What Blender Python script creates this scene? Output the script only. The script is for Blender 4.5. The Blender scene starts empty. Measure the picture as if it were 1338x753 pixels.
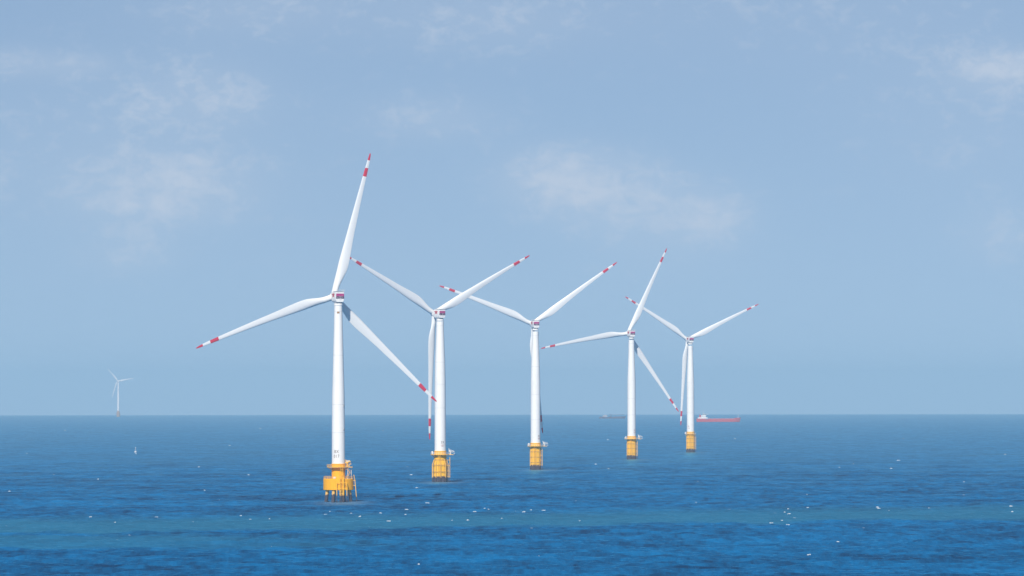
import bpy, math, random
import numpy as np
from mathutils import Matrix, Vector

# ------------------------------------------------------------------ camera, sky, sun, exposure
scene = bpy.context.scene
col = scene.collection
CAM_Z = 56.7            # eye height above the sea
R_EARTH = 7.36e6        # earth radius with refraction: sets how far the horizon dips
F_PX, IMG_W = 7900.0, 1338.0

cam_data = bpy.data.cameras.new('camera')
cam_data.sensor_width = 36.0
cam_data.lens = 36.0 * F_PX / IMG_W
cam_data.clip_start = 1.0
cam_data.clip_end = 200000.0
cam = bpy.data.objects.new('camera', cam_data)
col.objects.link(cam)
pitch = math.atan(134.5 / F_PX)
cam.matrix_world = (Matrix.Translation((0, 0, CAM_Z)) @ Matrix.Rotation(math.pi / 2 + pitch, 4, 'X')
                    @ Matrix.Rotation(math.radians(-0.07), 4, 'Z'))
scene.camera = cam

SUN_EL, SUN_AZ = math.radians(37), math.radians(-14)   # azimuth seen from behind the camera: to its left
to_sun = Vector((math.sin(SUN_AZ) * math.cos(SUN_EL), -math.cos(SUN_AZ) * math.cos(SUN_EL), math.sin(SUN_EL)))

world = bpy.data.worlds.new('World')
scene.world = world
world.use_nodes = True
wn, wl = world.node_tree.nodes, world.node_tree.links
wn.clear()


class NT:
    """small helper to write node trees"""
    def __init__(self, tree):
        self.t, self.n, self.l = tree, tree.nodes, tree.links

    def set(self, sock, v):
        if hasattr(v, 'is_output'):
            self.l.new(v, sock)
        else:
            sock.default_value = v

    def math(self, op, a, b=0.0, clamp=False):
        m = self.n.new('ShaderNodeMath'); m.operation = op; m.use_clamp = clamp
        self.set(m.inputs[0], a); self.set(m.inputs[1], b)
        return m.outputs[0]

    def rng(self, v, a, b, c=0.0, d=1.0, smooth=False):
        m = self.n.new('ShaderNodeMapRange'); m.clamp = True
        if smooth: m.interpolation_type = 'SMOOTHSTEP'
        for i, x in enumerate((v, a, b, c, d)): self.set(m.inputs[i], x)
        return m.outputs[0]

    def mix(self, fac, a, b, blend='MIX'):
        m = self.n.new('ShaderNodeMix'); m.data_type = 'RGBA'; m.blend_type = blend
        self.set(m.inputs[0], fac); self.set(m.inputs[6], a); self.set(m.inputs[7], b)
        return m.outputs[2]

    def noise(self, vec, scale, detail=3.0, rough=0.5, dist=0.0):
        m = self.n.new('ShaderNodeTexNoise')
        self.set(m.inputs['Vector'], vec); self.set(m.inputs['Scale'], scale)
        self.set(m.inputs['Detail'], detail); self.set(m.inputs['Roughness'], rough); self.set(m.inputs['Distortion'], dist)
        return m.outputs[0]

    def sep(self, v):
        m = self.n.new('ShaderNodeSeparateXYZ'); self.set(m.inputs[0], v)
        return m.outputs

    def comb(self, x, y, z=0.0):
        m = self.n.new('ShaderNodeCombineXYZ')
        for i, v in enumerate((x, y, z)): self.set(m.inputs[i], v)
        return m.outputs[0]


w = NT(world.node_tree)
tc = wn.new('ShaderNodeTexCoord')
dx, dy, dz = w.sep(tc.outputs['Generated'])
sky = wn.new('ShaderNodeTexSky')
sky.sky_type = 'NISHITA'
sky.sun_disc = False
sky.sun_elevation = SUN_EL
sky.sun_rotation = math.pi + (-SUN_AZ)
sky.air_density, sky.dust_density, sky.ozone_density = 1.0, 0.6, 2.5
# the air right over the sea takes the colour of the sky higher up
lift = w.comb(dx, dy, w.math('ADD', w.math('MULTIPLY', w.math('MAXIMUM', dz, 0.0), 1.1), 0.15))
wl.new(lift, sky.inputs['Vector'])
sky_col = w.mix(1.0, sky.outputs[0], (0.835, 0.78, 0.76, 1), 'MULTIPLY')
# thin clouds, far away in the sky: direction (u = azimuth, v = elevation, in radians)
u = w.math('DIVIDE', dx, w.math('MAXIMUM', dy, 0.05))
v = w.math('DIVIDE', dz, w.math('MAXIMUM', dy, 0.05))
n_big = w.noise(w.comb(w.math('MULTIPLY', u, 1.0), w.math('MULTIPLY', v, 1.7)), 100.0, 7.0, 0.6, 0.6)
n_fine = w.noise(w.comb(w.math('MULTIPLY', u, 1.0), w.math('MULTIPLY', v, 1.5), 3.0), 270.0, 8.0, 0.64, 0.5)
n_mixed = w.math('ADD', w.math('MULTIPLY', n_big, 0.45), w.math('MULTIPLY', n_fine, 0.55))
CLOUDS = [  # photo x, y, half width, half height, strength
    (215, 250, 95, 38, .9), (140, 190, 280, 130, .40), (100, 84, 42, 14, .5), (15, 80, 45, 18, .5), (265, 125, 75, 38, .5),
    (745, 236, 85, 40, 1.1), (850, 272, 110, 48, .6), (930, 285, 50, 28, .5), (1315, 93, 60, 22, .9), (1290, 170, 190, 110, .35),
    (565, 155, 85, 30, .5), (170, 335, 60, 24, .4), (1315, 312, 60, 36, .45), (640, 30, 120, 40, .3), (330, 10, 110, 34, .3), (880, 345, 120, 40, .22), (1050, -10, 420, 110, .36), (420, -20, 300, 70, .25)]
cloud = None
for (px, py, hw, hh, s) in CLOUDS:
    a = w.math('MULTIPLY', w.math('SUBTRACT', u, (px - 669) / F_PX), F_PX / hw)
    b = w.math('MULTIPLY', w.math('SUBTRACT', v, (511 - py) / F_PX), F_PX / hh)
    r2 = w.math('ADD', w.math('MULTIPLY', a, a), w.math('MULTIPLY', b, b))
    g = w.math('MULTIPLY', w.math('POWER', 2.718, w.math('MULTIPLY', r2, -0.8)), s)
    cloud = g if cloud is None else w.math('ADD', cloud, g)
veil = w.rng(w.math('ADD', w.math('SUBTRACT', n_mixed, 0.5), w.math('MULTIPLY', cloud, 0.27)), 0.05, 0.37, 0.0, 1.0, False)
veil = w.math('MULTIPLY', veil, w.rng(cloud, 0.0, 0.45))
veil = w.math('MAXIMUM', veil, w.math('MULTIPLY', w.rng(cloud, 0.0, 0.8, 0.0, 1.0, True), 0.32))
CLOUD_COL = (4.3, 4.85, 5.75, 1)
sky_col = w.mix(w.math('MULTIPLY', veil, 0.74), sky_col, CLOUD_COL)
bg = wn.new('ShaderNodeBackground')
bg.inputs['Strength'].default_value = 0.10
wl.new(sky_col, bg.inputs['Color'])
wo = wn.new('ShaderNodeOutputWorld')
wl.new(bg.outputs[0], wo.inputs['Surface'])

sun_data = bpy.data.lights.new('sun', 'SUN')
sun_data.energy = 3.75
sun_data.angle = math.radians(0.5)
sun_data.color = (1.0, 0.95, 0.87)
sun = bpy.data.objects.new('sun', sun_data)
sun.rotation_euler = to_sun.to_track_quat('Z', 'Y').to_euler()
col.objects.link(sun)

scene.view_settings.view_transform = 'Standard'
scene.view_settings.look = 'None'
scene.view_settings.exposure = 0.4
scene.view_settings.gamma = 1.0
scene.view_settings.use_curve_mapping = False
scene.cycles.use_denoising = True
scene.cycles.max_bounces = 6
scene.cycles.volume_bounces = 1

HAZE_DENSITY = 4.6e-5
HAZE_COLOUR = (0.58, 0.83, 0.955, 1)


# ------------------------------------------------------------------ helpers
def drop(d):
    return -d * d / (2 * R_EARTH)


def distance_of(py, eye=511.0):
    """how far away the sea surface lies that the photograph shows at row py"""
    k = (py - eye) / F_PX
    return (k - math.sqrt(k * k - 2 * CAM_Z / R_EARTH)) * R_EARTH


def spot(px, py):
    d = distance_of(py)
    x = (px - 669.0) / F_PX * d
    return Vector((x, d, drop(d)))


def new_mat(name):
    m = bpy.data.materials.new(name); m.use_nodes = True
    t = NT(m.node_tree); t.n.clear()
    out = t.n.new('ShaderNodeOutputMaterial')
    p = t.n.new('ShaderNodeBsdfPrincipled')
    t.l.new(p.outputs[0], out.inputs['Surface'])
    return m, t, p


def paint(name, base, alt, rough=0.45, streak=0.5, scale=0.5):
    """weathered paint: drawn-out vertical streaks of a second tone"""
    m, t, p = new_mat(name)
    c = t.n.new('ShaderNodeTexCoord').outputs['Object']
    x, y, z = t.sep(c)
    st = t.noise(t.comb(x, y, t.math('MULTIPLY', z, 0.08)), scale * 3, 4, 0.6)
    bl = t.noise(c, scale, 4, 0.55)
    f = t.math('MULTIPLY', t.rng(t.math('ADD', t.math('MULTIPLY', st, 0.6), t.math('MULTIPLY', bl, 0.4)), 0.48, 0.72), streak)
    t.set(p.inputs['Base Color'], t.mix(f, base + (1,), alt + (1,)))
    t.set(p.inputs['Roughness'], rough)
    p.inputs['Specular IOR Level'].default_value = 0.35
    return m


M = {}
M['white'] = paint('tower_white_paint', (0.80, 0.79, 0.765), (0.66, 0.645, 0.61), 0.4, 0.45, 0.25)
M['blade'] = paint('blade_white_gelcoat', (0.80, 0.80, 0.785), (0.70, 0.70, 0.68), 0.35, 0.3, 0.12)
M['red'] = paint('blade_red_band', (0.62, 0.035, 0.075), (0.5, 0.05, 0.08), 0.4, 0.4, 0.5)
M['grey'] = paint('grey_steel', (0.30, 0.31, 0.33), (0.22, 0.22, 0.23), 0.5, 0.6, 0.6)
M['light'] = paint('pale_grey_steel', (0.68, 0.68, 0.67), (0.55, 0.54, 0.52), 0.5, 0.5, 0.6)
M['seam'] = paint('flange_grey', (0.66, 0.655, 0.64), (0.58, 0.57, 0.56), 0.5, 0.5, 0.5)
M['magenta'] = paint('emblem_magenta', (0.40, 0.03, 0.17), (0.34, 0.04, 0.16), 0.5, 0.4, 0.8)
M['purple'] = paint('emblem_dark_purple', (0.075, 0.035, 0.085), (0.10, 0.05, 0.11), 0.5, 0.4, 0.8)
M['emblem_red'] = paint('emblem_red', (0.62, 0.11, 0.13), (0.55, 0.14, 0.15), 0.5, 0.4, 0.8)
M['letter'] = paint('lettering_brown', (0.20, 0.15, 0.13), (0.28, 0.22, 0.19), 0.6, 0.6, 1.5)
M['letter_red'] = paint('lettering_red', (0.42, 0.20, 0.19), (0.5, 0.3, 0.28), 0.6, 0.6, 1.5)
M['rust'] = paint('rusty_steel', (0.33, 0.19, 0.10), (0.42, 0.27, 0.13), 0.7, 0.8, 0.9)


def yellow_mat(name, base, alt, tide, rough=0.5, grime=0.5):
    """yellow marine paint with rust runs; below the tide mark it is overgrown dark"""
    m, t, p = new_mat(name)
    c = t.n.new('ShaderNodeTexCoord').outputs['Object']
    x, y, z = t.sep(c)
    st = t.noise(t.comb(x, y, t.math('MULTIPLY', z, 0.1)), 1.6, 4, 0.6)
    bl = t.noise(c, 0.45, 4, 0.55)
    f = t.math('MULTIPLY', t.rng(t.math('ADD', t.math('MULTIPLY', st, 0.65), t.math('MULTIPLY', bl, 0.35)), 0.46, 0.7), grime)
    colr = t.mix(f, base + (1,), alt + (1,))
    edge = t.math('ADD', z, t.math('MULTIPLY', t.math('SUBTRACT', t.noise(t.comb(x, y, t.math('MULTIPLY', z, 0.25)), 1.1, 3, 0.6), 0.5), 2.4))
    g = t.rng(edge, tide - 0.35, tide + 0.35, 1.0, 0.0)
    growth = t.mix(t.noise(c, 1.3, 3), (0.035, 0.03, 0.045, 1), (0.10, 0.085, 0.10, 1))
    t.set(p.inputs['Base Color'], t.mix(g, colr, growth))
    t.set(p.inputs['Roughness'], t.rng(g, 0, 1, rough, 0.8))
    p.inputs['Specular IOR Level'].default_value = 0.12
    return m


M['cap_yellow'] = yellow_mat('drum_yellow_paint', (0.92, 0.43, 0.0), (0.80, 0.31, 0.002), -9, 0.45, 0.6)
M['pile_yellow'] = yellow_mat('pile_paint_and_growth', (0.72, 0.42, 0.10), (0.50, 0.33, 0.18), 4.1, 0.55, 0.7)
M['mono_yellow'] = yellow_mat('monopile_yellow_paint', (0.92, 0.50, 0.02), (0.76, 0.34, 0.02), 3.7, 0.5, 0.6)
M['rail_yellow'] = yellow_mat('pale_yellow_tube', (0.85, 0.50, 0.10), (0.6, 0.36, 0.14), 3.0, 0.5, 0.6)


class MB:
    """collects shapes and links them as one mesh object"""
    def __init__(self):
        self.v, self.f, self.mi, self.sm = [], [], [], []

    def add(self, verts, faces, mi=0, smooth=False):
        o = len(self.v)
        self.v += [tuple(p) for p in verts]
        for f in faces:
            self.f.append([i + o for i in f]); self.mi.append(mi); self.sm.append(smooth)

    def tube(self, a, b, r0, r1=None, n=10, mi=0, caps=True):
        a, b = Vector(a), Vector(b); r1 = r0 if r1 is None else r1
        q = (b - a).to_track_quat('Z', 'Y')
        vs, fs = [], []
        for c, r in ((a, r0), (b, r1)):
            for i in range(n):
                t = 2 * math.pi * i / n
                vs.append(c + q @ Vector((r * math.cos(t), r * math.sin(t), 0)))
        for i in range(n):
            fs.append([i, (i + 1) % n, n + (i + 1) % n, n + i])
        self.add(vs, fs, mi, True)
        if caps: self.add(vs, [list(range(n))[::-1], list(range(n, 2 * n))], mi)

    def lathe(self, prof, n=40, mi=0, centre=(0, 0, 0), caps=True, smooth=True, mis=None):
        cx, cy, cz = centre
        for k in range(len(prof) - 1):      # separate rings keep profile corners crisp
            (ra, za), (rb, zb) = prof[k], prof[k + 1]
            vs = [(cx + r * math.cos(2 * math.pi * i / n), cy + r * math.sin(2 * math.pi * i / n), cz + z)
                  for r, z in ((ra, za), (rb, zb)) for i in range(n)]
            fs = [[i, (i + 1) % n, n + (i + 1) % n, n + i] for i in range(n)]
            self.add(vs, fs, mis[k] if mis else mi, smooth)
        if caps:
            for (r, z), rev in ((prof[0], True), (prof[-1], False)):
                if r > 1e-4:
                    vs = [(cx + r * math.cos(2 * math.pi * i / n), cy + r * math.sin(2 * math.pi * i / n), cz + z) for i in range(n)]
                    self.add(vs, [list(range(n))[::-1] if rev else list(range(n))], mi)

    def ring(self, z, r, t, n=32, m=6, mi=0, centre=(0, 0)):
        vs, fs = [], []
        for i in range(n):
            a = 2 * math.pi * i / n
            for j in range(m):
                b = 2 * math.pi * j / m
                rr = r + t * math.cos(b)
                vs.append((centre[0] + rr * math.cos(a), centre[1] + rr * math.sin(a), z + t * math.sin(b)))
        for i in range(n):
            for j in range(m):
                fs.append([i * m + j, ((i + 1) % n) * m + j, ((i + 1) % n) * m + (j + 1) % m, i * m + (j + 1) % m])
        self.add(vs, fs, mi, True)

    def box(self, c, s, mi=0, rot=None, bev=0.0):
        c = Vector(c)
        hx, hy, hz = s[0] / 2, s[1] / 2, s[2] / 2
        if bev <= 0:
            vs = [Vector((x, y, z)) for z in (-hz, hz) for y in (-hy, hy) for x in (-hx, hx)]
            fs = [[0, 2, 3, 1], [4, 5, 7, 6], [0, 1, 5, 4], [2, 6, 7, 3], [0, 4, 6, 2], [1, 3, 7, 5]]
        else:
            lo = [(-hx + bev, -hy), (hx - bev, -hy), (hx, -hy + bev), (hx, hy - bev), (hx - bev, hy), (-hx + bev, hy), (-hx, hy - bev), (-hx, -hy + bev)]
            k = lambda q, z, s_: [Vector((x * s_[0], y * s_[1], z)) for x, y in q]
            sc = ((hx - bev) / hx, (hy - bev) / hy)
            vs = k(lo, -hz, sc) + k(lo, -hz + bev, (1, 1)) + k(lo, hz - bev, (1, 1)) + k(lo, hz, sc)
            fs = [list(range(8))[::-1], list(range(24, 32))]
            for l in range(3):
                for i in range(8):
                    fs.append([l * 8 + i, l * 8 + (i + 1) % 8, l * 8 + 8 + (i + 1) % 8, l * 8 + 8 + i])
        if rot: vs = [rot @ p for p in vs]
        self.add([c + p for p in vs], fs, mi)

    def build(self, name, mats, parent=None, matrix=None):
        me = bpy.data.meshes.new(name)
        me.from_pydata(self.v, [], self.f)
        for m in (mats if isinstance(mats, (list, tuple)) else [mats]): me.materials.append(m)
        me.polygons.foreach_set('material_index', self.mi)
        me.polygons.foreach_set('use_smooth', self.sm)
        me.validate(); me.update()
        o = bpy.data.objects.new(name, me)
        col.objects.link(o)
        if parent is not None: o.parent = parent
        if matrix is not None: o.matrix_local = matrix
        return o


def empty(name, loc, rz=0.0):
    o = bpy.data.objects.new(name, None)
    o.location = loc; o.rotation_euler = (0, 0, rz)
    o.empty_display_size = 2
    col.objects.link(o)
    return o


def tag(o, label=None, cat=None, group=None, kind=None):
    for k, x in (('label', label), ('category', cat), ('group', group), ('kind', kind)):
        if x: o[k] = x


# ------------------------------------------------------------------ the sea: one curved sheet out past the horizon
rnd = np.random.default_rng(7)
az = [0.0]
step = 0.034
while az[-1] < 180.0:
    if az[-1] > 7.5: step = min(step * 1.12, 5.0)
    az.append(az[-1] + step)
az = np.array(az[:-1])
AZ = np.radians(np.concatenate([-az[:0:-1], az]))
radii = [15.0]
while radii[-1] < 42000.0:
    d = radii[-1]
    if d < 1500: s = max(3.0, min(d * 0.2, (1520 - d) * 0.15))
    else: s = max(1.7, 0.22 * d * d / (CAM_Z * F_PX))
    radii.append(d + s)
RA = np.array(radii)
nA, nR = len(AZ), len(RA)
gr, ga = np.meshgrid(RA, AZ, indexing='ij')
X, Y = gr * np.sin(ga), gr * np.cos(ga)
d_az = np.gradient(AZ)[None, :] * gr
d_r = np.gradient(RA)[:, None] * np.ones_like(ga)
st_ = np.maximum(d_az, d_r)
Z = -gr ** 2 / (2 * R_EARTH)
OX, OY, OZ = np.zeros_like(X), np.zeros_like(X), np.zeros_like(X)
WIND = math.atan2(-0.94, 0.34)      # the wind blows towards the camera and to its right
near = st_ < 25
xs, ys, ss = X[near], Y[near], st_[near]
ox, oy, oz = np.zeros_like(xs), np.zeros_like(xs), np.zeros_like(xs)
for i in range(84):
    lam = 4.0 * (34 / 4.0) ** rnd.random()
    k = 2 * math.pi / lam
    th = WIND + rnd.normal(0, 0.55)
    amp = 0.0085 * lam ** 0.80 * (0.6 + 0.8 * rnd.random())
    ph = rnd.random() * 2 * math.pi
    fade = np.clip((lam / ss - 2.0) / 2.0, 0, 1) * amp
    a = k * (xs * math.cos(th) + ys * math.sin(th)) + ph
    oz += fade * np.cos(a)
    ox -= 0.8 * fade * math.cos(th) * np.sin(a)
    oy -= 0.8 * fade * math.sin(th) * np.sin(a)
OX[near], OY[near], OZ[near] = ox, oy, oz
verts = np.stack([X + OX, Y + OY, Z + OZ], -1).reshape(-1, 3)
i0 = (np.arange(nR - 1)[:, None] * nA + np.arange(nA)[None, :]).ravel()
j1 = (np.arange(nR - 1)[:, None] * nA + (np.arange(nA)[None, :] + 1) % nA).ravel()
quads = np.stack([i0, i0 + nA, j1 + nA, j1], -1)
quads = quads[:, ::-1]
inner = np.arange(nA)
me = bpy.data.meshes.new('sea')
nv, nq = len(verts), len(quads)
centre_tris = np.stack([np.full(nA, nv), np.roll(inner, -1), inner], -1)[:, ::-1]
verts = np.vstack([verts, [[0, 0, 0]]])
me.vertices.add(len(verts)); me.vertices.foreach_set('co', verts.astype(np.float32).ravel())
loops = np.concatenate([quads.ravel(), centre_tris.ravel()]).astype(np.int32)
me.loops.add(len(loops)); me.loops.foreach_set('vertex_index', loops)
starts = np.concatenate([np.arange(nq) * 4, nq * 4 + np.arange(nA) * 3]).astype(np.int32)
me.polygons.add(len(starts)); me.polygons.foreach_set('loop_start', starts)
me.polygons.foreach_set('use_smooth', np.ones(len(starts), bool))
me.update(calc_edges=True); me.validate()
sea = bpy.data.objects.new('sea', me)
if me.polygons[nq // 2].normal.z < 0: me.flip_normals()
col.objects.link(sea)
tag(sea, kind='structure')


def sea_height(x, y):
    d = math.hypot(x, y)
    i = int(np.argmin(abs(RA - d))); j = int(np.argmin(abs(AZ - math.atan2(x, y))))
    return float(Z[i, j] + OZ[i, j])


m = bpy.data.materials.new('sea_water'); m.use_nodes = True
t = NT(m.node_tree); t.n.clear()
pos = t.n.new('ShaderNodeNewGeometry').outputs['Position']
x, y, z = t.sep(pos)
flat = t.comb(x, y)
# a tongue of greener, silty water with a sharp near edge lies across the view
wob = t.math('MULTIPLY', t.math('SUBTRACT', t.noise(t.comb(t.math('MULTIPLY', x, 1.0), t.math('MULTIPLY', y, 0.25)), 0.022, 4, 0.6), 0.5), 190.0)
yb = t.math('ADD', t.math('SUBTRACT', y, t.math('MULTIPLY', x, 0.62)), wob)
silt = t.math('MULTIPLY', t.rng(yb, 2520, 2575, 0, 1, True), t.rng(yb, 2680, 2960, 1, 0, True))
wob2 = t.math('MULTIPLY', t.math('SUBTRACT', t.noise(flat, 0.012, 4, 0.6), 0.5), 170.0)
y2 = t.math('ADD', t.math('ADD', y, t.math('MULTIPLY', x, 0.25)), wob2)
silt2 = t.math('MULTIPLY', t.math('MULTIPLY', t.rng(y2, 2130, 2190, 0, 1, True), t.rng(y2, 2280, 2400, 1, 0, True)),
               t.rng(t.math('ADD', x, wob2), -150, 0, 0.8, 0.0, True))
patch = t.rng(t.noise(flat, 0.006, 5, 0.62), 0.38, 0.64)
# ruffled and slick patches of every size
ruf = t.noise(t.comb(t.math('MULTIPLY', x, 1.0), t.math('MULTIPLY', y, 0.24), 4.0), 0.13, 7, 0.76, 0.25)
ruf2 = t.noise(t.comb(t.math('MULTIPLY', x, 1.0), t.math('MULTIPLY', y, 0.5), 9.0), 0.028, 6, 0.7, 0.2)
ruffle = t.rng(t.math('ADD', t.math('MULTIPLY', ruf, 0.72), t.math('MULTIPLY', ruf2, 0.28)), 0.41, 0.59)
ruffle_s = t.math('ADD', 0.5, t.math('MULTIPLY', t.math('SUBTRACT', ruffle, 0.5), t.rng(t.math('MAXIMUM', silt, silt2), 0, 1, 1.0, 0.5)))
deep = t.mix(t.math('ADD', t.math('MULTIPLY', patch, 0.35), t.math('MULTIPLY', ruffle_s, 0.65)), (0.0, 0.033, 0.112, 1), (0.0, 0.192, 0.475, 1))
silty = t.mix(ruffle_s, (0.016, 0.135, 0.245, 1), (0.030, 0.200, 0.345, 1))
body = t.mix(t.math('MULTIPLY', t.math('MAXIMUM', silt, silt2), 0.8), deep, silty)
# foam streaks at the foundations, with the towers' pale reflection painted into the colour
foam_reflection = None
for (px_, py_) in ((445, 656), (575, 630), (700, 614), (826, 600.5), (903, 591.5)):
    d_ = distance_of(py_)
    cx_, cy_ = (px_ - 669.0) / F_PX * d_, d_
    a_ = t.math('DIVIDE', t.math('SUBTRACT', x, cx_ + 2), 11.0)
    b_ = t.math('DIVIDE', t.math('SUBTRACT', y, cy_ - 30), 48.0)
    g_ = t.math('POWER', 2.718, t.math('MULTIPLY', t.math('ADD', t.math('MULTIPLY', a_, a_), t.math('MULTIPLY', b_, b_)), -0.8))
    foam_reflection = g_ if foam_reflection is None else t.math('ADD', foam_reflection, g_)
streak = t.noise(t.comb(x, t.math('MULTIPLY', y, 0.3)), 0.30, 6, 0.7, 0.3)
body = t.mix(t.math('MULTIPLY', foam_reflection, t.rng(streak, 0.35, 0.66, 0.22, 0.9)), body, (0.20, 0.28, 0.37, 1))
ripple = t.n.new('ShaderNodeBump')
ripple.inputs['Strength'].default_value = 0.4
ripple.inputs['Distance'].default_value = 1.0
hgt = t.math('ADD', t.math('MULTIPLY', t.noise(flat, 0.28, 4, 0.6), 0.9), t.math('MULTIPLY', t.noise(flat, 0.06, 3, 0.6), 1.2))
t.l.new(hgt, ripple.inputs['Height'])
dif = t.n.new('ShaderNodeBsdfDiffuse')
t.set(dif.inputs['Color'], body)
dif.inputs['Normal'].default_value = (0, 0, 1)
upn = t.n.new('ShaderNodeNormal'); upn.outputs[0].default_value = (0, 0, 1)
t.l.new(upn.outputs[0], dif.inputs['Normal'])        # light comes back out of the water body, whatever the facet's slope
glo = t.n.new('ShaderNodeBsdfGlossy')
glo.inputs['Roughness'].default_value = 0.28
glo.inputs['Color'].default_value = (0.27, 0.80, 1.0, 1)
t.l.new(ripple.outputs[0], glo.inputs['Normal'])
fre = t.n.new('ShaderNodeFresnel'); fre.inputs['IOR'].default_value = 1.33
fac = t.math('ADD', 0.02, t.math('MULTIPLY', t.math('POWER', fre.outputs[0], 12.0), t.math('ADD', 0.62, t.math('MULTIPLY', ruffle_s, 0.60))))
mx = t.n.new('ShaderNodeMixShader')
t.l.new(fac, mx.inputs[0]); t.l.new(dif.outputs[0], mx.inputs[1]); t.l.new(glo.outputs[0], mx.inputs[2])
out = t.n.new('ShaderNodeOutputMaterial'); t.l.new(mx.outputs[0], out.inputs['Surface'])
me.materials.append(m)

# ------------------------------------------------------------------ the air: one closed box of thin haze
hb = MB()
hb.box((0, 0, 0), (90000, 90000, 345))
haze = hb.build('haze', [])
haze.location = (0, 0, 200 - 172.5)
hm = bpy.data.materials.new('sea_haze'); hm.use_nodes = True
t = NT(hm.node_tree); t.n.clear()
pv = t.n.new('ShaderNodeVolumePrincipled')
pv.inputs['Color'].default_value = HAZE_COLOUR
pv.inputs['Density'].default_value = HAZE_DENSITY
pv.inputs['Anisotropy'].default_value = 0.0
out = t.n.new('ShaderNodeOutputMaterial'); t.l.new(pv.outputs[0], out.inputs['Volume'])
haze.data.materials.append(hm)
tag(haze, kind='stuff')


# ------------------------------------------------------------------ wind turbines
def blade_mesh(R, seed):
    """one blade along +Z, rotor axis (upwind) = +Y, trailing edge towards +X"""
    st = [(1.2, 3.25, 1.0, 0), (3.0, 3.2, 1.0, 0), (5.5, 3.25, .96, 0), (8.5, 3.75, .70, 9), (11.5, 4.55, .48, 9), (14.5, 5.2, .36, 8.5),
          (17.5, 5.4, .30, 8), (20.5, 5.25, .27, 7.5), (24, 4.9, .25, 6.5), (29, 4.35, .23, 5.5), (35, 3.8, .22, 4.5), (42, 3.4, .225, 4),
          (49, 2.92, .21, 3), (56, 2.5, .20, 2), (61, 2.2, .19, 1.5), (64.7, 2.0, .18, 1), (67, 1.87, .18, 1), (69.35, 1.72, .18, .5), (71.5, 1.55, .17, 0),
          (73.6, 1.33, .17, 0), (75.5, 1.05, .17, 0), (76.8, .72, .16, 0), (77.5, .22, .16, 0)]
    rings, nP = [], 22
    for r, c, tk, tw in st:
        ring = []
        rd = min(1.0, max(0.0, (tk - 0.36) / 0.6))
        for i in range(nP):
            a = 2 * math.pi * i / nP
            xc = 0.5 - 0.5 * math.cos(a)                # 0 leading, 1 trailing
            yt = 5 * tk * (0.2969 * math.sqrt(xc) - 0.126 * xc - 0.3516 * xc ** 2 + 0.2843 * xc ** 3 - 0.1036 * xc ** 4)
            ya = yt if math.sin(a) >= 0 else -0.75 * yt
            yc = 0.5 * tk * math.sin(a)
            yy = ya * (1 - rd) + yc * rd
            ax = 0.30 * (1 - rd) + 0.5 * rd
            px, py = (xc - ax) * c, -yy * c             # suction side looks downwind
            tr = math.radians(tw + 2)
            ring.append((px * math.cos(tr) - py * math.sin(tr), px * -math.sin(tr) - py * -math.cos(tr) if False else -px * math.sin(tr) + py * math.cos(tr)))
        s = R / 77.5
        bend = -2.2 * (r / 77.5) ** 2
        rings.append([(p, q + bend, r * s) for p, q in ring])
    return st, rings, nP


def rotation_between(frame):
    return Matrix((frame[0], frame[1], frame[2])).transposed().to_4x4()


def text_mesh(txt, size, radius, az_c, z0, mb, mi=0):
    """letters wrapped round the tower; az_c is measured to the right from the side that faces the camera"""
    cu = bpy.data.curves.new('letters', 'FONT'); cu.body = txt; cu.size = size; cu.align_x = 'CENTER'; cu.space_character = 1.15
    cu.offset = 0.03
    ob = bpy.data.objects.new('letters', cu)
    me_ = bpy.data.meshes.new_from_object(ob)
    vs = []
    for p in me_.vertices:
        a = az_c + p.co.x * 0.8 / radius
        vs.append((radius * math.sin(a), -radius * math.cos(a), z0 + p.co.y))
    mb.add(vs, [list(f.vertices) for f in me_.polygons], mi)
    bpy.data.objects.remove(ob); bpy.data.curves.remove(cu); bpy.data.meshes.remove(me_)


def lerp_r(prof, z):
    for (ra, za), (rb, zb) in zip(prof, prof[1:]):
        if za <= z <= zb: return ra + (rb - ra) * (z - za) / (zb - za)
    return prof[-1][0]


def rail(mb, z, r, height=1.15, n=20, t=0.07, centre=(0, 0), a0=0.0, a1=2 * math.pi):
    full = abs(a1 - a0) > 6.28
    pts = [(centre[0] + r * math.cos(a0 + (a1 - a0) * i / n), centre[1] + r * math.sin(a0 + (a1 - a0) * i / n)) for i in range(n + (0 if full else 1))]
    for p in pts: mb.tube((p[0], p[1], z), (p[0], p[1], z + height), t, n=5)
    prs = list(zip(pts, pts[1:] + pts[:1])) if full else list(zip(pts, pts[1:]))
    for p, q in prs:
        for h in (height, height * .55): mb.tube((p[0], p[1], z + h), (q[0], q[1], z + h), t, n=5)


def ladder(mb, a, b, width, t=0.12, rung=1.0, side=Vector((1, 0, 0))):
    a, b = Vector(a), Vector(b)
    for s in (-.5, .5): mb.tube(a + side * width * s, b + side * width * s, t, n=6)
    n = int((b - a).length / rung)
    for i in range(1, n):
        p = a + (b - a) * i / n
        mb.tube(p - side * width / 2, p + side * width / 2, t * .6, n=5)


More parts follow.
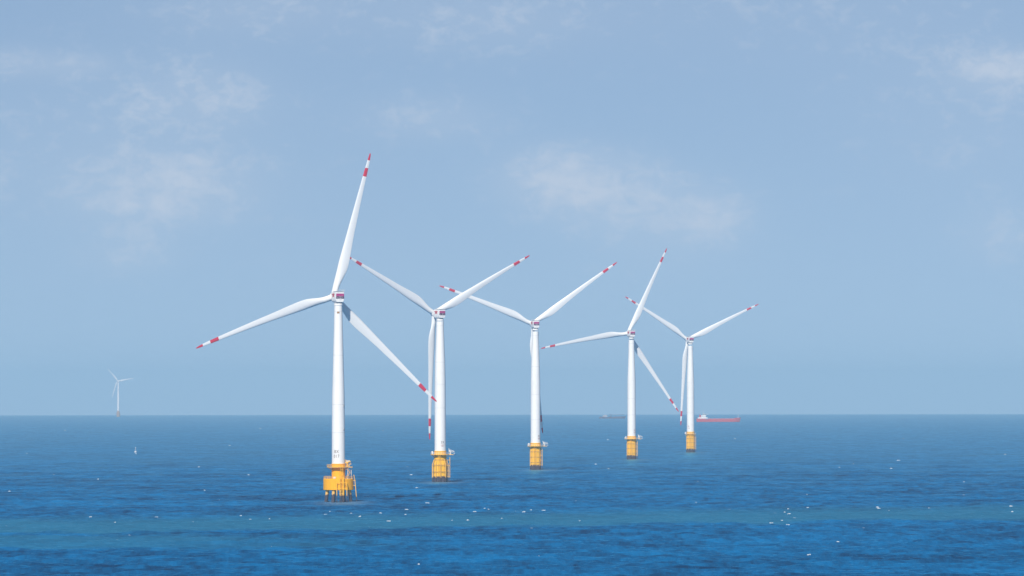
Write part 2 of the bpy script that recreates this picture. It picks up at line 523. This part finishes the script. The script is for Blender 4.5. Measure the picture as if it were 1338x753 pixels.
def davit(root, mat, base, reach, lift, facing):
    """small deck crane: post, luffing boom with a counter strut, winch box"""
    b = Vector(base)
    f = Vector((math.cos(facing), math.sin(facing), 0))
    mb = MB()
    mb.tube(b, b + Vector((0, 0, 2.0)), .38, .32, 10)
    mb.box(b + Vector((0, 0, 2.1)) - f * .3, (1.4, 1.0, .9), bev=.1)
    tip = b + f * reach + Vector((0, 0, lift))
    mb.tube(b + Vector((0, 0, 2.1)), tip, .30, .18, 8)
    mb.tube(b + Vector((0, 0, 2.3)) - f * .5, b - f * 1.2 + Vector((0, 0, 3.6)), .16, n=6)
    mb.tube(b - f * 1.2 + Vector((0, 0, 3.6)), tip, .07, n=5)
    mb.tube(tip, tip - Vector((0, 0, 1.2)), .05, n=5)
    mb.box(tip - Vector((0, 0, 1.4)), (.4, .4, .5))
    return mb.build('deck_crane', mat, root)


def rotor_and_nacelle(root, H, yaw, theta, R, small=False):
    nac = Matrix.Translation((0, 0, H)) @ Matrix.Rotation(yaw, 4, 'Z')     # +Y of the nacelle = upwind
    # housing: rounded box, belly tucked in; rear face looks to the camera
    prof = [(-1.75, -2.15), (1.75, -2.15), (2.2, -1.3), (2.36, .4), (2.36, 2.9), (2.0, 3.35), (-2.0, 3.35), (-2.36, 2.9), (-2.36, .4), (-2.2, -1.3)]
    secs = [(-2.7, .93, 0), (-2.45, 1.0, 0), (3.4, 1.0, 0), (4.7, .9, 0), (5.2, .78, 0)]
    mb = MB(); vs, fs, n = [], [], len(prof)
    for yy, s, dzz in secs:
        vs += [(px * s, yy, .4 + (pz - .4) * s) for px, pz in prof]
    for k in range(len(secs) - 1):
        for i in range(n): fs.append([k * n + i, k * n + (i + 1) % n, (k + 1) * n + (i + 1) % n, (k + 1) * n + i])
    fs += [list(range(n))[::-1], list(range((len(secs) - 1) * n, len(secs) * n))]
    mb.add(vs, fs)
    nacelle = mb.build('nacelle', M['white'], root, nac)
    if not small:
        rp = MB()       # painted sign on the rear: magenta bar over a dark bar with pale strokes
        rp.box((0, -2.72, 1.68), (4.3, .05, 1.4), 0)
        rp.box((0, -2.72, .33), (4.3, .05, 1.25), 1)
        for xx, zz, ww, hh in ((-1.2, .20, .6, .2), (.15, .62, 1.2, .14), (1.15, .38, .4, .2), (.1, .08, .6, .16)):
            rp.box((xx, -2.745, zz), (ww, .04, hh), 2)
        for xx in (-1.2, -.35, .55, 1.3):
            rp.box((xx, -2.745, 1.12), (.4, .04, .12), 2)
        rp.build('rear_sign', [M['magenta'], M['purple'], M['light']], nacelle)
        for s in (-1, 1):
            em = MB()       # red emblem on each flank: a pointed star of strokes
            for a, ln in ((90, 1.3), (18, 2.1), (162, 2.0), (215, 1.7), (325, 1.7)):
                d = Vector((0, math.cos(math.radians(a)), math.sin(math.radians(a))))
                pz = Vector((0, -d.z, d.y))
                c = Vector((s * 2.40, 1.0, 1.55))
                q = [c + pz * .7, c - pz * .7, c + d * ln - pz * .12, c + d * ln + pz * .12]
                o2 = Vector((s * .05, 0, 0))
                vs = [p - o2 for p in q] + [p + o2 for p in q]
                em.add(vs, [[0, 1, 2, 3], [7, 6, 5, 4], [0, 4, 5, 1], [1, 5, 6, 2], [2, 6, 7, 3], [3, 7, 4, 0]])
            em.build('flank_emblem', M['emblem_red'], nacelle)
        tp = MB()       # hoist deck on the roof, sticking out over the rear
        tp.box((0, -.75, 3.52), (4.9, 4.6, .22), bev=.05)
        for xx in (-2.4, 2.4):
            for yy in (-3.0, -1.5, 0, 1.5): tp.tube((xx, yy, 3.6), (xx, yy, 4.3), .05, n=5)
            tp.tube((xx, -3.0, 4.3), (xx, 1.5, 4.3), .05, n=5)
        tp.tube((-2.4, -3.0, 4.3), (2.4, -3.0, 4.3), .05, n=5)
        tp.build('hoist_deck', M['light'], nacelle)
        br = MB()
        br.box((.2, -2.74, -.55), (1.1, .05, .7), bev=0)
        br.build('rear_hatch', M['seam'], nacelle)
    yc = MB()
    yc.lathe([(2.05, -3.9), (2.32, -3.75), (2.32, -2.9), (2.1, -2.75)], 32)
    yc.lathe([(2.0, -2.75), (2.0, -2.1)], 32, 1)
    yc.build('yaw_collar', [M['white'], M['grey']], root, nac)
    # hub
    tilt = math.radians(7)
    shaft = nac @ Matrix.Rotation(tilt, 4, 'X')
    Lh = 7.2
    hb_ = MB()
    pr = [(.0, -2.1), (1.75, -2.0), (2.1, -1.2), (2.25, 0), (2.05, 1.2), (1.45, 2.2), (.6, 2.75), (0.02, 2.85)]
    n = 28
    for k in range(len(pr) - 1):
        pass
    vs = [(r * math.cos(2 * math.pi * i / n), Lh + yy, r * math.sin(2 * math.pi * i / n)) for r, yy in pr for i in range(n)]
    fs = [[k * n + i, k * n + n + i, k * n + n + (i + 1) % n, k * n + (i + 1) % n] for k in range(len(pr) - 1) for i in range(n)]
    hb_.add(vs, fs, 0, True)
    hub = hb_.build('hub', M['white'], root, shaft)
    inv = nac.to_3x3().inverted()
    for k in range(3):
        th = theta + k * 2 * math.pi / 3
        st, rings, nP = blade_mesh(R, k)
        q = shaft @ Matrix.Translation((0, Lh, 0)) @ Matrix.Rotation(th, 4, 'Y')
        back = q.to_3x3().inverted() @ Vector((0, 0, -1))   # gravity in the blade's own frame: the blade sags a little
        bm = MB(); vs, fs = [], []
        for (r, *_), ring in zip(st, rings):
            g = back * (2.1 * R / 78.5 * (r / 77.5) ** 2)
            vs += [Vector(p) + g for p in ring]
        f0, f1, f2 = [], [], []
        for s in range(len(st) - 1):
            mid = .5 * (st[s][0] + st[s + 1][0]) / 77.5
            red = mid > .949 or .834 < mid < .895
            (f1 if red and not small else f0).extend(
                [[s * nP + i, s * nP + (i + 1) % nP, (s + 1) * nP + (i + 1) % nP, (s + 1) * nP + i] for i in range(nP)])
        bm.add(vs, f0 + f1, 0, True)
        for i in range(len(f0), len(f0) + len(f1)): bm.mi[i] = 1
        bm.add(vs[-nP:], [list(range(nP))], 1)
        bm.build('blade', [M['blade'], M['red']], root, q)


def tower(root, prof, H, seams, lines, side, spots_at=()):
    mb = MB()
    mb.lathe(prof, 56)
    tw = mb.build('tower', M['white'], root)
    for z_ in seams:
        sm = MB(); sm.lathe([(lerp_r(prof, z_) + .012, z_ - .14), (lerp_r(prof, z_) + .03, z_), (lerp_r(prof, z_) + .012, z_ + .14)], 56, caps=False)
        sm.build('flange', M['seam'], tw)
    if lines:
        for txt, size, z_, mt in lines:
            lb = MB()
            text_mesh(txt, size, lerp_r(prof, z_) + .06, side, z_, lb)
            lb.build('lettering', mt, tw)
    for z_, a in spots_at:
        r = lerp_r(prof, z_)
        bx = MB()
        bx.box((0, -(r + .22), 0), (.55, .5, .8), bev=.06)
        bx.tube((0, -(r + .25), .35), (0, -(r + .25), .8), .14, n=8)
        bx.build('marker_lamp', M['grey'], tw, Matrix.Translation((0, 0, z_)) @ Matrix.Rotation(a, 4, 'Z'))
    return tw


GROUP = 'white turbines standing in the sea'


def add_turbine(px, py, H, yaw, theta, R, label, kind):
    p = spot(px, py)
    root = empty('wind_turbine', p)
    tag(root, label, 'wind turbine', GROUP)
    rotor_and_nacelle(root, H, math.radians(yaw), math.radians(theta), R, small=(kind == 'far'))
    return root


# --- the nearest turbine: a drum on a ring of raked piles
t1 = add_turbine(442, 656, 105.4, 21.6, 11.7, 78.8, 'biggest white turbine, on a yellow drum held by raked legs', 'drum')
T1_PROF = [(3.42, 19.9), (3.40, 36), (3.27, 54), (2.68, 76), (2.32, 90), (2.10, 101.6)]
tower(t1, T1_PROF, 105, (36, 50.5, 76, 98.6), (('BX', 2.3, 25.4, M['letter']), ('017', 2.3, 23.0, M['letter'])), -0.28,
      ((49.6, 0.95), (37.4, 0.95)))
hatch = MB(); hatch.box((0, -2.22, 98.0), (1.3, .12, .9)); hatch.build('rust_stain', M['rust'], [c for c in t1.children if c.name.startswith('tower')][0])
b = MB(); b.lathe([(3.5, 12.2), (3.5, 19.6), (3.72, 19.62), (3.72, 19.9), (3.0, 19.92)], 48)
tp = b.build('transition_piece', M['cap_yellow'], t1)
b = MB()
b.lathe([(7.5, 6.2), (7.85, 6.45), (7.85, 11.9), (7.65, 12.2), (0.02, 12.22)], 64)
cap = b.build('pile_cap', M['cap_yellow'], t1)
b = MB(); rail(b, 12.2, 7.5, 1.2, 26, .07); b.build('railing', M['rail_yellow'], cap)
b = MB(); b.box((-1.9, -4.6, 12.7), (1.3, .8, .9), bev=.1); b.build('lamp_box', M['light'], cap)
for i in range(8):
    a = math.radians(22.5 + 45 * i)
    b = MB()
    b.tube((7.5 * math.cos(a), 7.5 * math.sin(a), -4), (6.1 * math.cos(a), 6.1 * math.sin(a), 6.4), .85, n=18)
    b.build('pile', M['pile_yellow'], t1)
b = MB()
b.lathe([(3.75, 18.0), (6.0, 18.0), (6.0, 18.35), (3.75, 18.35), (3.75, 18.0)], 40, caps=False)
b.box((6.3, -.6, 18.17), (2.2, 5.0, .33))
pl = b.build('platform', M['rail_yellow'], t1)
b = MB(); rail(b, 18.35, 5.9, 1.15, 22, .06); b.build('railing', M['rail_yellow'], pl)
for i in range(12):
    a = 2 * math.pi * (i + .3) / 12
    b = MB(); b.tube((3.5 * math.cos(a), 3.5 * math.sin(a), 16.6), (5.6 * math.cos(a), 5.6 * math.sin(a), 18.0), .1, n=6)
    b.build('bracket', M['rail_yellow'], pl)
for xx, yy in ((4.9, -2.6), (6.7, -1.2), (6.7, 1.2)):
    b = MB(); b.tube((xx, yy, 12.2), (xx, yy, 18.0), .17, n=8); b.build('post', M['light'], t1)
b = MB()       # zigzag stair between the drum and the platform
for k, (z0, z1) in enumerate(((12.2, 15.1), (15.1, 18.0))):
    xa, xb = (3.9, 6.2) if k == 0 else (6.2, 3.9)
    for yy in (-3.0, -2.2): b.tube((xa, yy, z0), (xb, yy, z1), .12, n=6)
    for q in range(9):
        f = q / 8
        b.box((xa + (xb - xa) * f, -2.6, z0 + (z1 - z0) * f), (.3, .8, .06))
    b.tube((xa, -3.0, z0 + 1), (xb, -3.0, z1 + 1), .07, n=5)
b.build('stair', M['rail_yellow'], t1)
davit(t1, M['rail_yellow'], (4.6, -1.0, 18.35), 1.9, 2.8, 0.4)
b = MB(); b.box((4.9, .6, 19.9), (1.7, 1.3, 2.9), bev=.12); b.box((4.9, .6, 21.5), (1.9, 1.5, .3), bev=.05); b.build('control_cabinet', M['light'], t1)
b = MB()       # boat landing: two fender tubes with a ladder between, held off the drum
for xx in (-.6, 4.6):
    b.tube((xx, -9.0, -3), (xx, -9.0, 10.2), .22, n=10)
    for z_ in (7.0, 10.0): b.tube((xx, -9.0, z_), (xx, -6.8, z_), .17, n=8)
for z_ in (7.0, 10.2): b.tube((-.6, -9.0, z_), (4.6, -9.0, z_), .15, n=8)
for xx in (1.05, 2.95): b.tube((xx, -8.9, -3), (xx, -8.9, 13.4), .2, n=8)
b.build('boat_landing', M['mono_yellow'], t1)
b = MB(); ladder(b, (2.0, -8.6, -2), (2.0, -8.6, 17.8), 1.0, .12, .8); b.build('ladder', M['mono_yellow'], t1)
b = MB()
for yy in (-2.6, -1.2):
    b.tube((8.0, yy, 14.2), (8.5, yy, 12), .16, n=8); b.tube((8.5, yy, 12), (9.9, yy, -3), .2, n=8)
for q in range(16):
    f = q / 15
    b.tube((8.5 + 1.4 * f, -2.6, 12 - 15 * f), (8.5 + 1.4 * f, -1.2, 12 - 15 * f), .09, n=5)
for z_ in (8.6, 11.2): b.tube((7.6, -1.9, z_), (9.0, -1.9, z_), .16, n=6)
b.build('access_ladder', M['rail_yellow'], t1)


# --- monopile turbines
def monopile(root, wide, crane, flare=True, side_ladder=True, seed=0):
    rr = random.Random(seed)
    rm = 3.85
    rl = 4.45 if wide else 3.8
    b = MB()
    b.lathe([(rl, -4), (rl, 10.4), (rm, 13.6), (rm, 17.2), (3.75, 17.25), (3.75, 19.3), (3.95, 19.35), (3.95, 19.8), (3.2, 19.82)], 48)
    b.build('transition_piece', M['mono_yellow'], root)
    b = MB()
    b.lathe([(3.9, 17.25), (6.1 if flare else 5.2, 17.25), (6.1 if flare else 5.2, 17.6), (3.9, 17.6), (3.9, 17.25)], 40, caps=False)
    if crane: b.box((6.6, -.2, 17.43), (3.6, 4.4, .33))
    pl = b.build('platform', M['rail_yellow'], root)
    b = MB(); rail(b, 17.6, 5.95 if flare else 5.1, 1.2, 22, .055)
    if crane:
        for yy in (-2.3, 1.9):
            b.tube((6.0, yy, 18.8), (8.3, yy, 18.8), .07, n=5)
            for xx in (7.1, 8.3): b.tube((xx, yy, 17.6), (xx, yy, 18.8), .07, n=5)
        b.tube((8.3, -2.3, 18.8), (8.3, 1.9, 18.8), .07, n=5)
    b.build('railing', M['light'], pl)
    for i in range(12):
        a = 2 * math.pi * (i + .4) / 12
        b = MB(); b.tube((rm * math.cos(a), rm * math.sin(a), 15.4), (5.4 * math.cos(a), 5.4 * math.sin(a), 17.25), .13, n=6)
        b.build('bracket', M['mono_yellow'], pl)
    # vertical cage of tubes with hoops round the pile
    rc = rl + (.75 if wide else .28)
    top = 11.2 if wide else 16.0
    for i in range(10):
        a = 2 * math.pi * (i + .5) / 10 + .1
        b = MB()
        b.tube((rc * math.cos(a), rc * math.sin(a), -3), (rc * math.cos(a), rc * math.sin(a), top), .2 if wide else .17, n=8)
        if wide: b.tube((rc * math.cos(a), rc * math.sin(a), top), ((rm + .1) * math.cos(a), (rm + .1) * math.sin(a), 14.6), .15, n=8)
        b.build('cage_tube', M['rail_yellow'], root)
    for z_ in ((6.6, 10.9, 14.2) if wide else (5.4, 9.4, 13.3)):
        r_ = (rc - .12) if z_ < 12 or not wide else rm + .1
        b = MB(); b.ring(z_, r_, .15, 40, 6); b.build('hoop', M['rust'], root)
    b = MB(); ladder(b, (-.6, -rc - .5, -2), (-.6, -rc - .5, 18), 1.0, .1, .9)
    b.build('ladder', M['mono_yellow'], root)
    if side_ladder:
        b = MB()
        for yy in (-1.6, -.4): b.tube((rc + .9, yy, -3), (rc + .9, yy, 15.8), .19, n=8)
        for z_ in (3.5, 7, 10.5, 14): b.tube((rl - .3 if z_ < 12 else rm - .3, -1.0, z_), (rc + .9, -1.0, z_), .14, n=6)
        for q in range(20): b.tube((rc + .9, -1.6, -1 + q * .85), (rc + .9, -.4, -1 + q * .85), .08, n=5)
        b.build('boat_landing', M['rail_yellow'], root)
    if crane:
        davit(root, M['light'], (6.4, -.6, 17.6), 2.7, 1.9, -.15)
    b = MB(); b.box((-5.0, -1.0, 18.6), (1.1, 1.5, 1.9), bev=.1); b.build('control_cabinet', M['light'], root)


MONO_PROF = [(3.58, 19.8), (3.55, 50), (3.45, 64), (3.2, 76), (2.45, 96), (2.38, 101.8)]
MONO_PROF4 = [(3.58, 19.8), (3.55, 50), (3.50, 66), (2.55, 93), (2.42, 102)]
LB = {2: 'white turbine with a wider tube cage and crane round its yellow base',
      3: 'white turbine whose lowest blade hangs hidden behind its own tower',
      4: 'white turbine with one blade level to the left, base without a wide cage',
      5: 'smallest of the yellow based turbines, standing beside the red ship'}
t2 = add_turbine(575, 630, 106.0, 32.3, 59.1, 78.4, LB[2], 'mono')
tower(t2, MONO_PROF, 106, (47, 62, 76, 99), (('ZX', 1.9, 24.6, M['letter']), ('107', 1.9, 22.5, M['letter_red'])), 0.42, ())
monopile(t2, True, True, seed=2)
t3 = add_turbine(699.5, 614, 106.5, 17.8, 52.4, 79.7, LB[3], 'mono')
tower(t3, MONO_PROF, 106.4, (37, 55.5, 76, 99), (('ZX', 1.7, 24.3, M['letter']), ('108', 1.7, 22.4, M['letter_red'])), 0.75, ())
monopile(t3, False, True, seed=3)
t4 = add_turbine(825, 600.5, 106.7, 22.8, 22.4, 82.2, LB[4], 'mono')
tower(t4, MONO_PROF4, 106.4, (38, 52, 67, 99), (('ZX', 1.7, 24.3, M['letter_red']), ('109', 1.7, 22.4, M['letter_red'])), 0.75, ())
monopile(t4, False, True, seed=4)
t5 = add_turbine(902, 591.5, 107.1, 21.5, 62.6, 80.6, LB[5], 'mono')
tower(t5, MONO_PROF4, 106.9, (38, 52, 67, 99), (('ZX', 1.7, 24.3, M['letter_red']), ('110', 1.7, 22.4, M['letter_red'])), -0.6, ())
monopile(t5, False, False, flare=False, side_ladder=True, seed=5)

# --- the lone one out in the haze
tf = add_turbine(154.5, 544, 118.5, 22, 78.7, 56.7, 'pale lone turbine far out in the haze at far left', 'far')
tower(tf, [(3.6, 19.8), (3.4, 60), (2.1, 114.5)], 118, (60,), None, 0)
b = MB()
b.lathe([(6.2, -4), (6.2, 12), (4.0, 18), (4.0, 19.8), (3.0, 19.82)], 32)
b.build('transition_piece', M['rust'], tf)


# ------------------------------------------------------------------ ships and buoy
M['hull_red'] = paint('hull_red_paint', (0.50, 0.045, 0.05), (0.40, 0.06, 0.05), 0.5, 0.6, 0.15)
M['hull_grey'] = paint('hull_grey_paint', (0.09, 0.06, 0.09), (0.14, 0.09, 0.12), 0.5, 0.6, 0.15)
M['grey_white'] = paint('dull_grey_white_paint', (0.42, 0.40, 0.42), (0.34, 0.31, 0.32), 0.5, 0.6, 0.3)
M['ship_white'] = paint('ship_white_paint', (0.78, 0.78, 0.76), (0.66, 0.63, 0.58), 0.5, 0.5, 0.3)
M['glass'], t, p = new_mat('wheelhouse_glass')
p.inputs['Base Color'].default_value = (0.03, 0.04, 0.05, 1); p.inputs['Roughness'].default_value = 0.1


def hull_mb(L, B, h_stern, h_mid, h_bow, rake):
    """ship hull, bow towards +X, waterline at z = 0"""
    secs = []
    for f in [0, .015, .05, .12, .2, .22, .4, .6, .8, .86, .9, .95, .985, 1.0]:
        if f < .2: h = h_stern
        elif f < .22: h = h_stern + (h_mid - h_stern) * (f - .2) / .02
        elif f < .8: h = h_mid
        elif f < .86: h = h_mid + (h_bow - h_mid) * (f - .8) / .06
        else: h = h_bow + (f - .86) * 4
        wd = B / 2 * (min(1.0, .8 + f * 4) if f < .05 else 1.0 if f < .78 else max(.02, 1 - ((f - .78) / .22) ** 2.2))
        x_top = -L / 2 + f * L
        secs.append((x_top, wd, h, f))
    vs, fs = [], []
    for x_, wd, h, f in secs:
        xr = x_ - (rake * max(0, (f - .86) / .14)) + (2.0 * max(0, (.05 - f) / .05))
        vs += [(xr, 0, -3), (xr, -wd * .75, -2.4), (.5 * (xr + x_), -wd * .97, .6), (x_, -wd, h), (x_, wd, h), (.5 * (xr + x_), wd * .97, .6), (xr, wd * .75, -2.4)]
    n = 7
    for k in range(len(secs) - 1):
        for i in range(n): fs.append([k * n + i, k * n + (i + 1) % n, (k + 1) * n + (i + 1) % n, (k + 1) * n + i])
    fs += [list(range(n))[::-1], list(range((len(secs) - 1) * n, len(secs) * n))]
    mb = MB(); mb.add(vs, fs)
    return mb


p = spot(938.5, 551.8)
ship = empty('cargo_ship', p)
tag(ship, 'long red cargo ship with white bridge house at its stern', 'ship')
ship.scale = (1, 1, 1.14)
hull_mb(98, 15, 6.4, 5.2, 7.6, 4.0).build('hull', M['hull_red'], ship)
b = MB()
b.box((-34.5, 0, 7.6), (22, 13, 2.6), bev=.2)
b.box((-33.0, 0, 10.9), (10.5, 12, 4.2), bev=.2)
b.box((-31.0, 0, 13.9), (8.0, 12, 1.9), bev=.2)
b.box((-28.5, 0, 15.0), (13.0, 15, .5), bev=.1)
sup = b.build('bridge_house', M['ship_white'], ship)
b = MB()
for zz in (10.8,):
    for xx in range(-37, -28, 2): b.box((xx, -6.03, zz), (.7, .1, .8))
for xx in range(-34, -27, 1): b.box((xx + .2, -6.03, 13.95), (.75, .1, 1.0))
b.build('window', M['glass'], sup)
b = MB(); b.box((-40.5, 0, 11.0), (3.2, 3.6, 5.0), bev=.4); b.tube((-40.5, 0, 13), (-40.5, 0, 15), .5, n=8); b.build('funnel', M['hull_red'], ship)
b = MB(); b.tube((-32.5, 0, 15), (-32.5, 0, 22), .35, .2, 8); b.tube((-32.5, -2, 18.6), (-32.5, 2, 18.6), .15, n=6); b.box((-32.5, 0, 19.8), (2.2, .5, .3)); b.build('mast', M['ship_white'], ship)
b = MB()
for k in range(6):
    b.box((-18.0 + k * 9.2, 0, 5.9), (8.2, 10, 1.3 + .25 * (k % 2)), bev=.15)
b.build('hatch_cover', M['hull_red'], ship)
b = MB(); b.tube((43.5, 0, 7.8), (43.5, 0, 15.0), .4, .22, 8); b.tube((43.5, 0, 12), (41.0, 0, 8), .15, n=6); b.build('foremast', M['ship_white'], ship)
b = MB()
for k in range(18):
    xx = -22 + k * 3.4
    b.tube((xx, -7.3, 5.2), (xx, -7.3, 6.3), .06, n=4)
b.tube((-22, -7.3, 6.3), (36, -7.3, 6.3), .06, n=4)
b.build('railing', M['ship_white'], ship)

p = spot(800, 547.2)
barge = empty('work_vessel', p)
tag(barge, 'faint dark work vessel low on the hazy horizon behind a tower', 'ship')
hull_mb(72, 15, 5.0, 3.6, 5.6, 3.0).build('hull', M['hull_grey'], barge)
b = MB(); b.box((-20, 0, 6.6), (13, 11, 3.4), bev=.2); b.box((-19, 0, 9.2), (7, 9, 2.0), bev=.2); dh = b.build('deck_house', M['grey_white'], barge)
b = MB()
for k in range(5): b.box((-21.6 + k * 1.3, -4.53, 9.3), (.9, .1, .9))
b.build('window', M['glass'], dh)
b = MB()
b.tube((-4, 0, 3.6), (-4, 0, 11.0), .9, .7, 10)
for yy in (-.8, .8):
    b.tube((-4, yy, 9.5), (33, yy * .4, 11.2), .35, n=6)
for k in range(12): b.tube((-3 + 3 * k, -.7, 9.55 + .14 * k), (-1.5 + 3 * k, .7, 9.62 + .14 * k), .15, n=5)
b.tube((-4, 0, 11), (-9, 0, 12.0), .3, n=6); b.tube((-9, 0, 12), (33, 0, 11.4), .12, n=5)
b.build('crane', M['hull_grey'], barge)
b = MB(); b.box((14, 0, 4.6), (24, 10, 2.0), bev=.2); b.box((-6, 0, 4.4), (8, 8, 1.6), bev=.2); b.build('deck_cargo', M['hull_grey'], barge)

p = spot(177, 590.6)
p.z = sea_height(p.x, p.y)
buoy = empty('navigation_buoy', p)
buoy.scale = (.85, .85, .95)
tag(buoy, 'small white buoy with slim lattice mast floating on open water', 'buoy')
b = MB(); b.lathe([(.3, -1.2), (1.3, -.7), (1.35, .5), (1.2, .9), (.2, 1.0)], 24); b.build('float', M['ship_white'], buoy)
b = MB()
for k in range(4):
    a = math.pi / 4 + k * math.pi / 2
    b.tube((.85 * math.cos(a), .85 * math.sin(a), .9), (.3 * math.cos(a), .3 * math.sin(a), 4.6), .09, n=6)
for z_, r_ in ((2.0, .7), (3.2, .52), (4.5, .34)): b.ring(z_, r_, .06, 12, 5)
b.build('lattice_mast', M['light'], buoy)
b = MB(); b.lathe([(.25, 4.6), (.32, 4.7), (.32, 5.3), (.05, 5.6)], 12); b.build('lantern', M['light'], buoy)

# ------------------------------------------------------------------ whitecaps: broken crests here and there
m, t, p = new_mat('sea_foam')
c = t.n.new('ShaderNodeNewGeometry').outputs['Position']
t.set(p.inputs['Base Color'], t.mix(t.noise(c, 2.0, 3), (0.36, 0.45, 0.52, 1), (0.62, 0.67, 0.70, 1)))
p.inputs['Roughness'].default_value = 0.8
rr = random.Random(21)
foam = MB()


def whitecap(px, py, length, hgt):
    q = spot(px, py)
    ang = rr.uniform(-.35, .35)
    n = max(5, int(length / .35))
    ca, sa = math.cos(ang), math.sin(ang)
    vs, fs = [], []
    jag = [rr.random() for _ in range(n + 1)]
    for i in range(n + 1):
        f = i / n
        env = (math.sin(math.pi * min(1, max(0, f))) ** .7) * (.35 + .65 * jag[i])
        lx = (f - .5) * length
        ly = .5 * math.sin(f * 5 + jag[0] * 6) + .3 * jag[i]
        x_, y_ = q.x + lx * ca - ly * sa, q.y + lx * sa + ly * ca
        z_ = sea_height(x_, y_) + .25
        wdt = .2 + .6 * env
        vs += [(x_, y_ - wdt, z_ - .25), (x_, y_ - .35 * wdt, z_ + hgt * env * .7), (x_, y_, z_ + hgt * env), (x_, y_ + wdt * .8, z_ - .25)]
    for i in range(n):
        for k in range(3): fs.append([i * 4 + k, i * 4 + 4 + k, i * 4 + 5 + k, i * 4 + 1 + k])
    foam.add(vs, fs, 0, False)


KNOWN = [(8, 688, 7), (118, 677, 6), (236, 678, 8), (352, 679, 4), (482, 690, 4), (458, 671, 5), (458, 666, 6), (523, 677, 7), (530, 674, 5), (620, 669, 6),
         (611, 681, 6), (642, 680, 4), (684, 670, 8), (681, 679, 4), (1060, 669, 8), (1029, 667, 5), (1214, 665, 6), (1190, 668, 6), (1146, 664, 5), (1259, 648, 7),
         (1320, 664, 6), (1322, 671, 4), (968, 686, 9), (975, 626, 8), (909, 657, 4), (912, 632, 3), (1090, 634, 4), (1164, 613, 5), (778, 607, 4), (1259, 632, 3),
         (260, 610, 5), (340, 621, 6), (267, 641, 5), (70, 620, 3), (128, 626, 3), (208, 641, 4), (300, 582, 4), (500, 563, 4), (532, 610, 4), (537, 621, 7),
         (340, 560, 3), (85, 562, 3), (12, 632, 3), (35, 592, 3), (470, 676, 5), (1180, 574, 3), (960, 574, 3), (795, 613, 3), (695, 605, 3), (794, 575, 3)]
for px, py, ln in KNOWN:
    d = distance_of(py)
    whitecap(px, py, ln * d / F_PX * rr.uniform(.5, .8), rr.uniform(.14, .28) * max(1.0, d / 3600))
for k in range(110):
    if rr.random() < .55: py = rr.gauss(674, 8)
    else: py = 585 + 160 * rr.random() ** 1.2
    px = rr.uniform(-80, 1420)
    if py < 556 or py > 752: continue
    d = distance_of(py)
    whitecap(px, py, rr.choice((1.4, 2, 2.6, 3.4, 5)) * d / F_PX, rr.uniform(.06, .18) * max(.8, d / 3600))
fo = foam.build('whitecaps', m)
tag(fo, kind='stuff')
fo['label'] = 'scattered small white breaking crests on the blue sea'
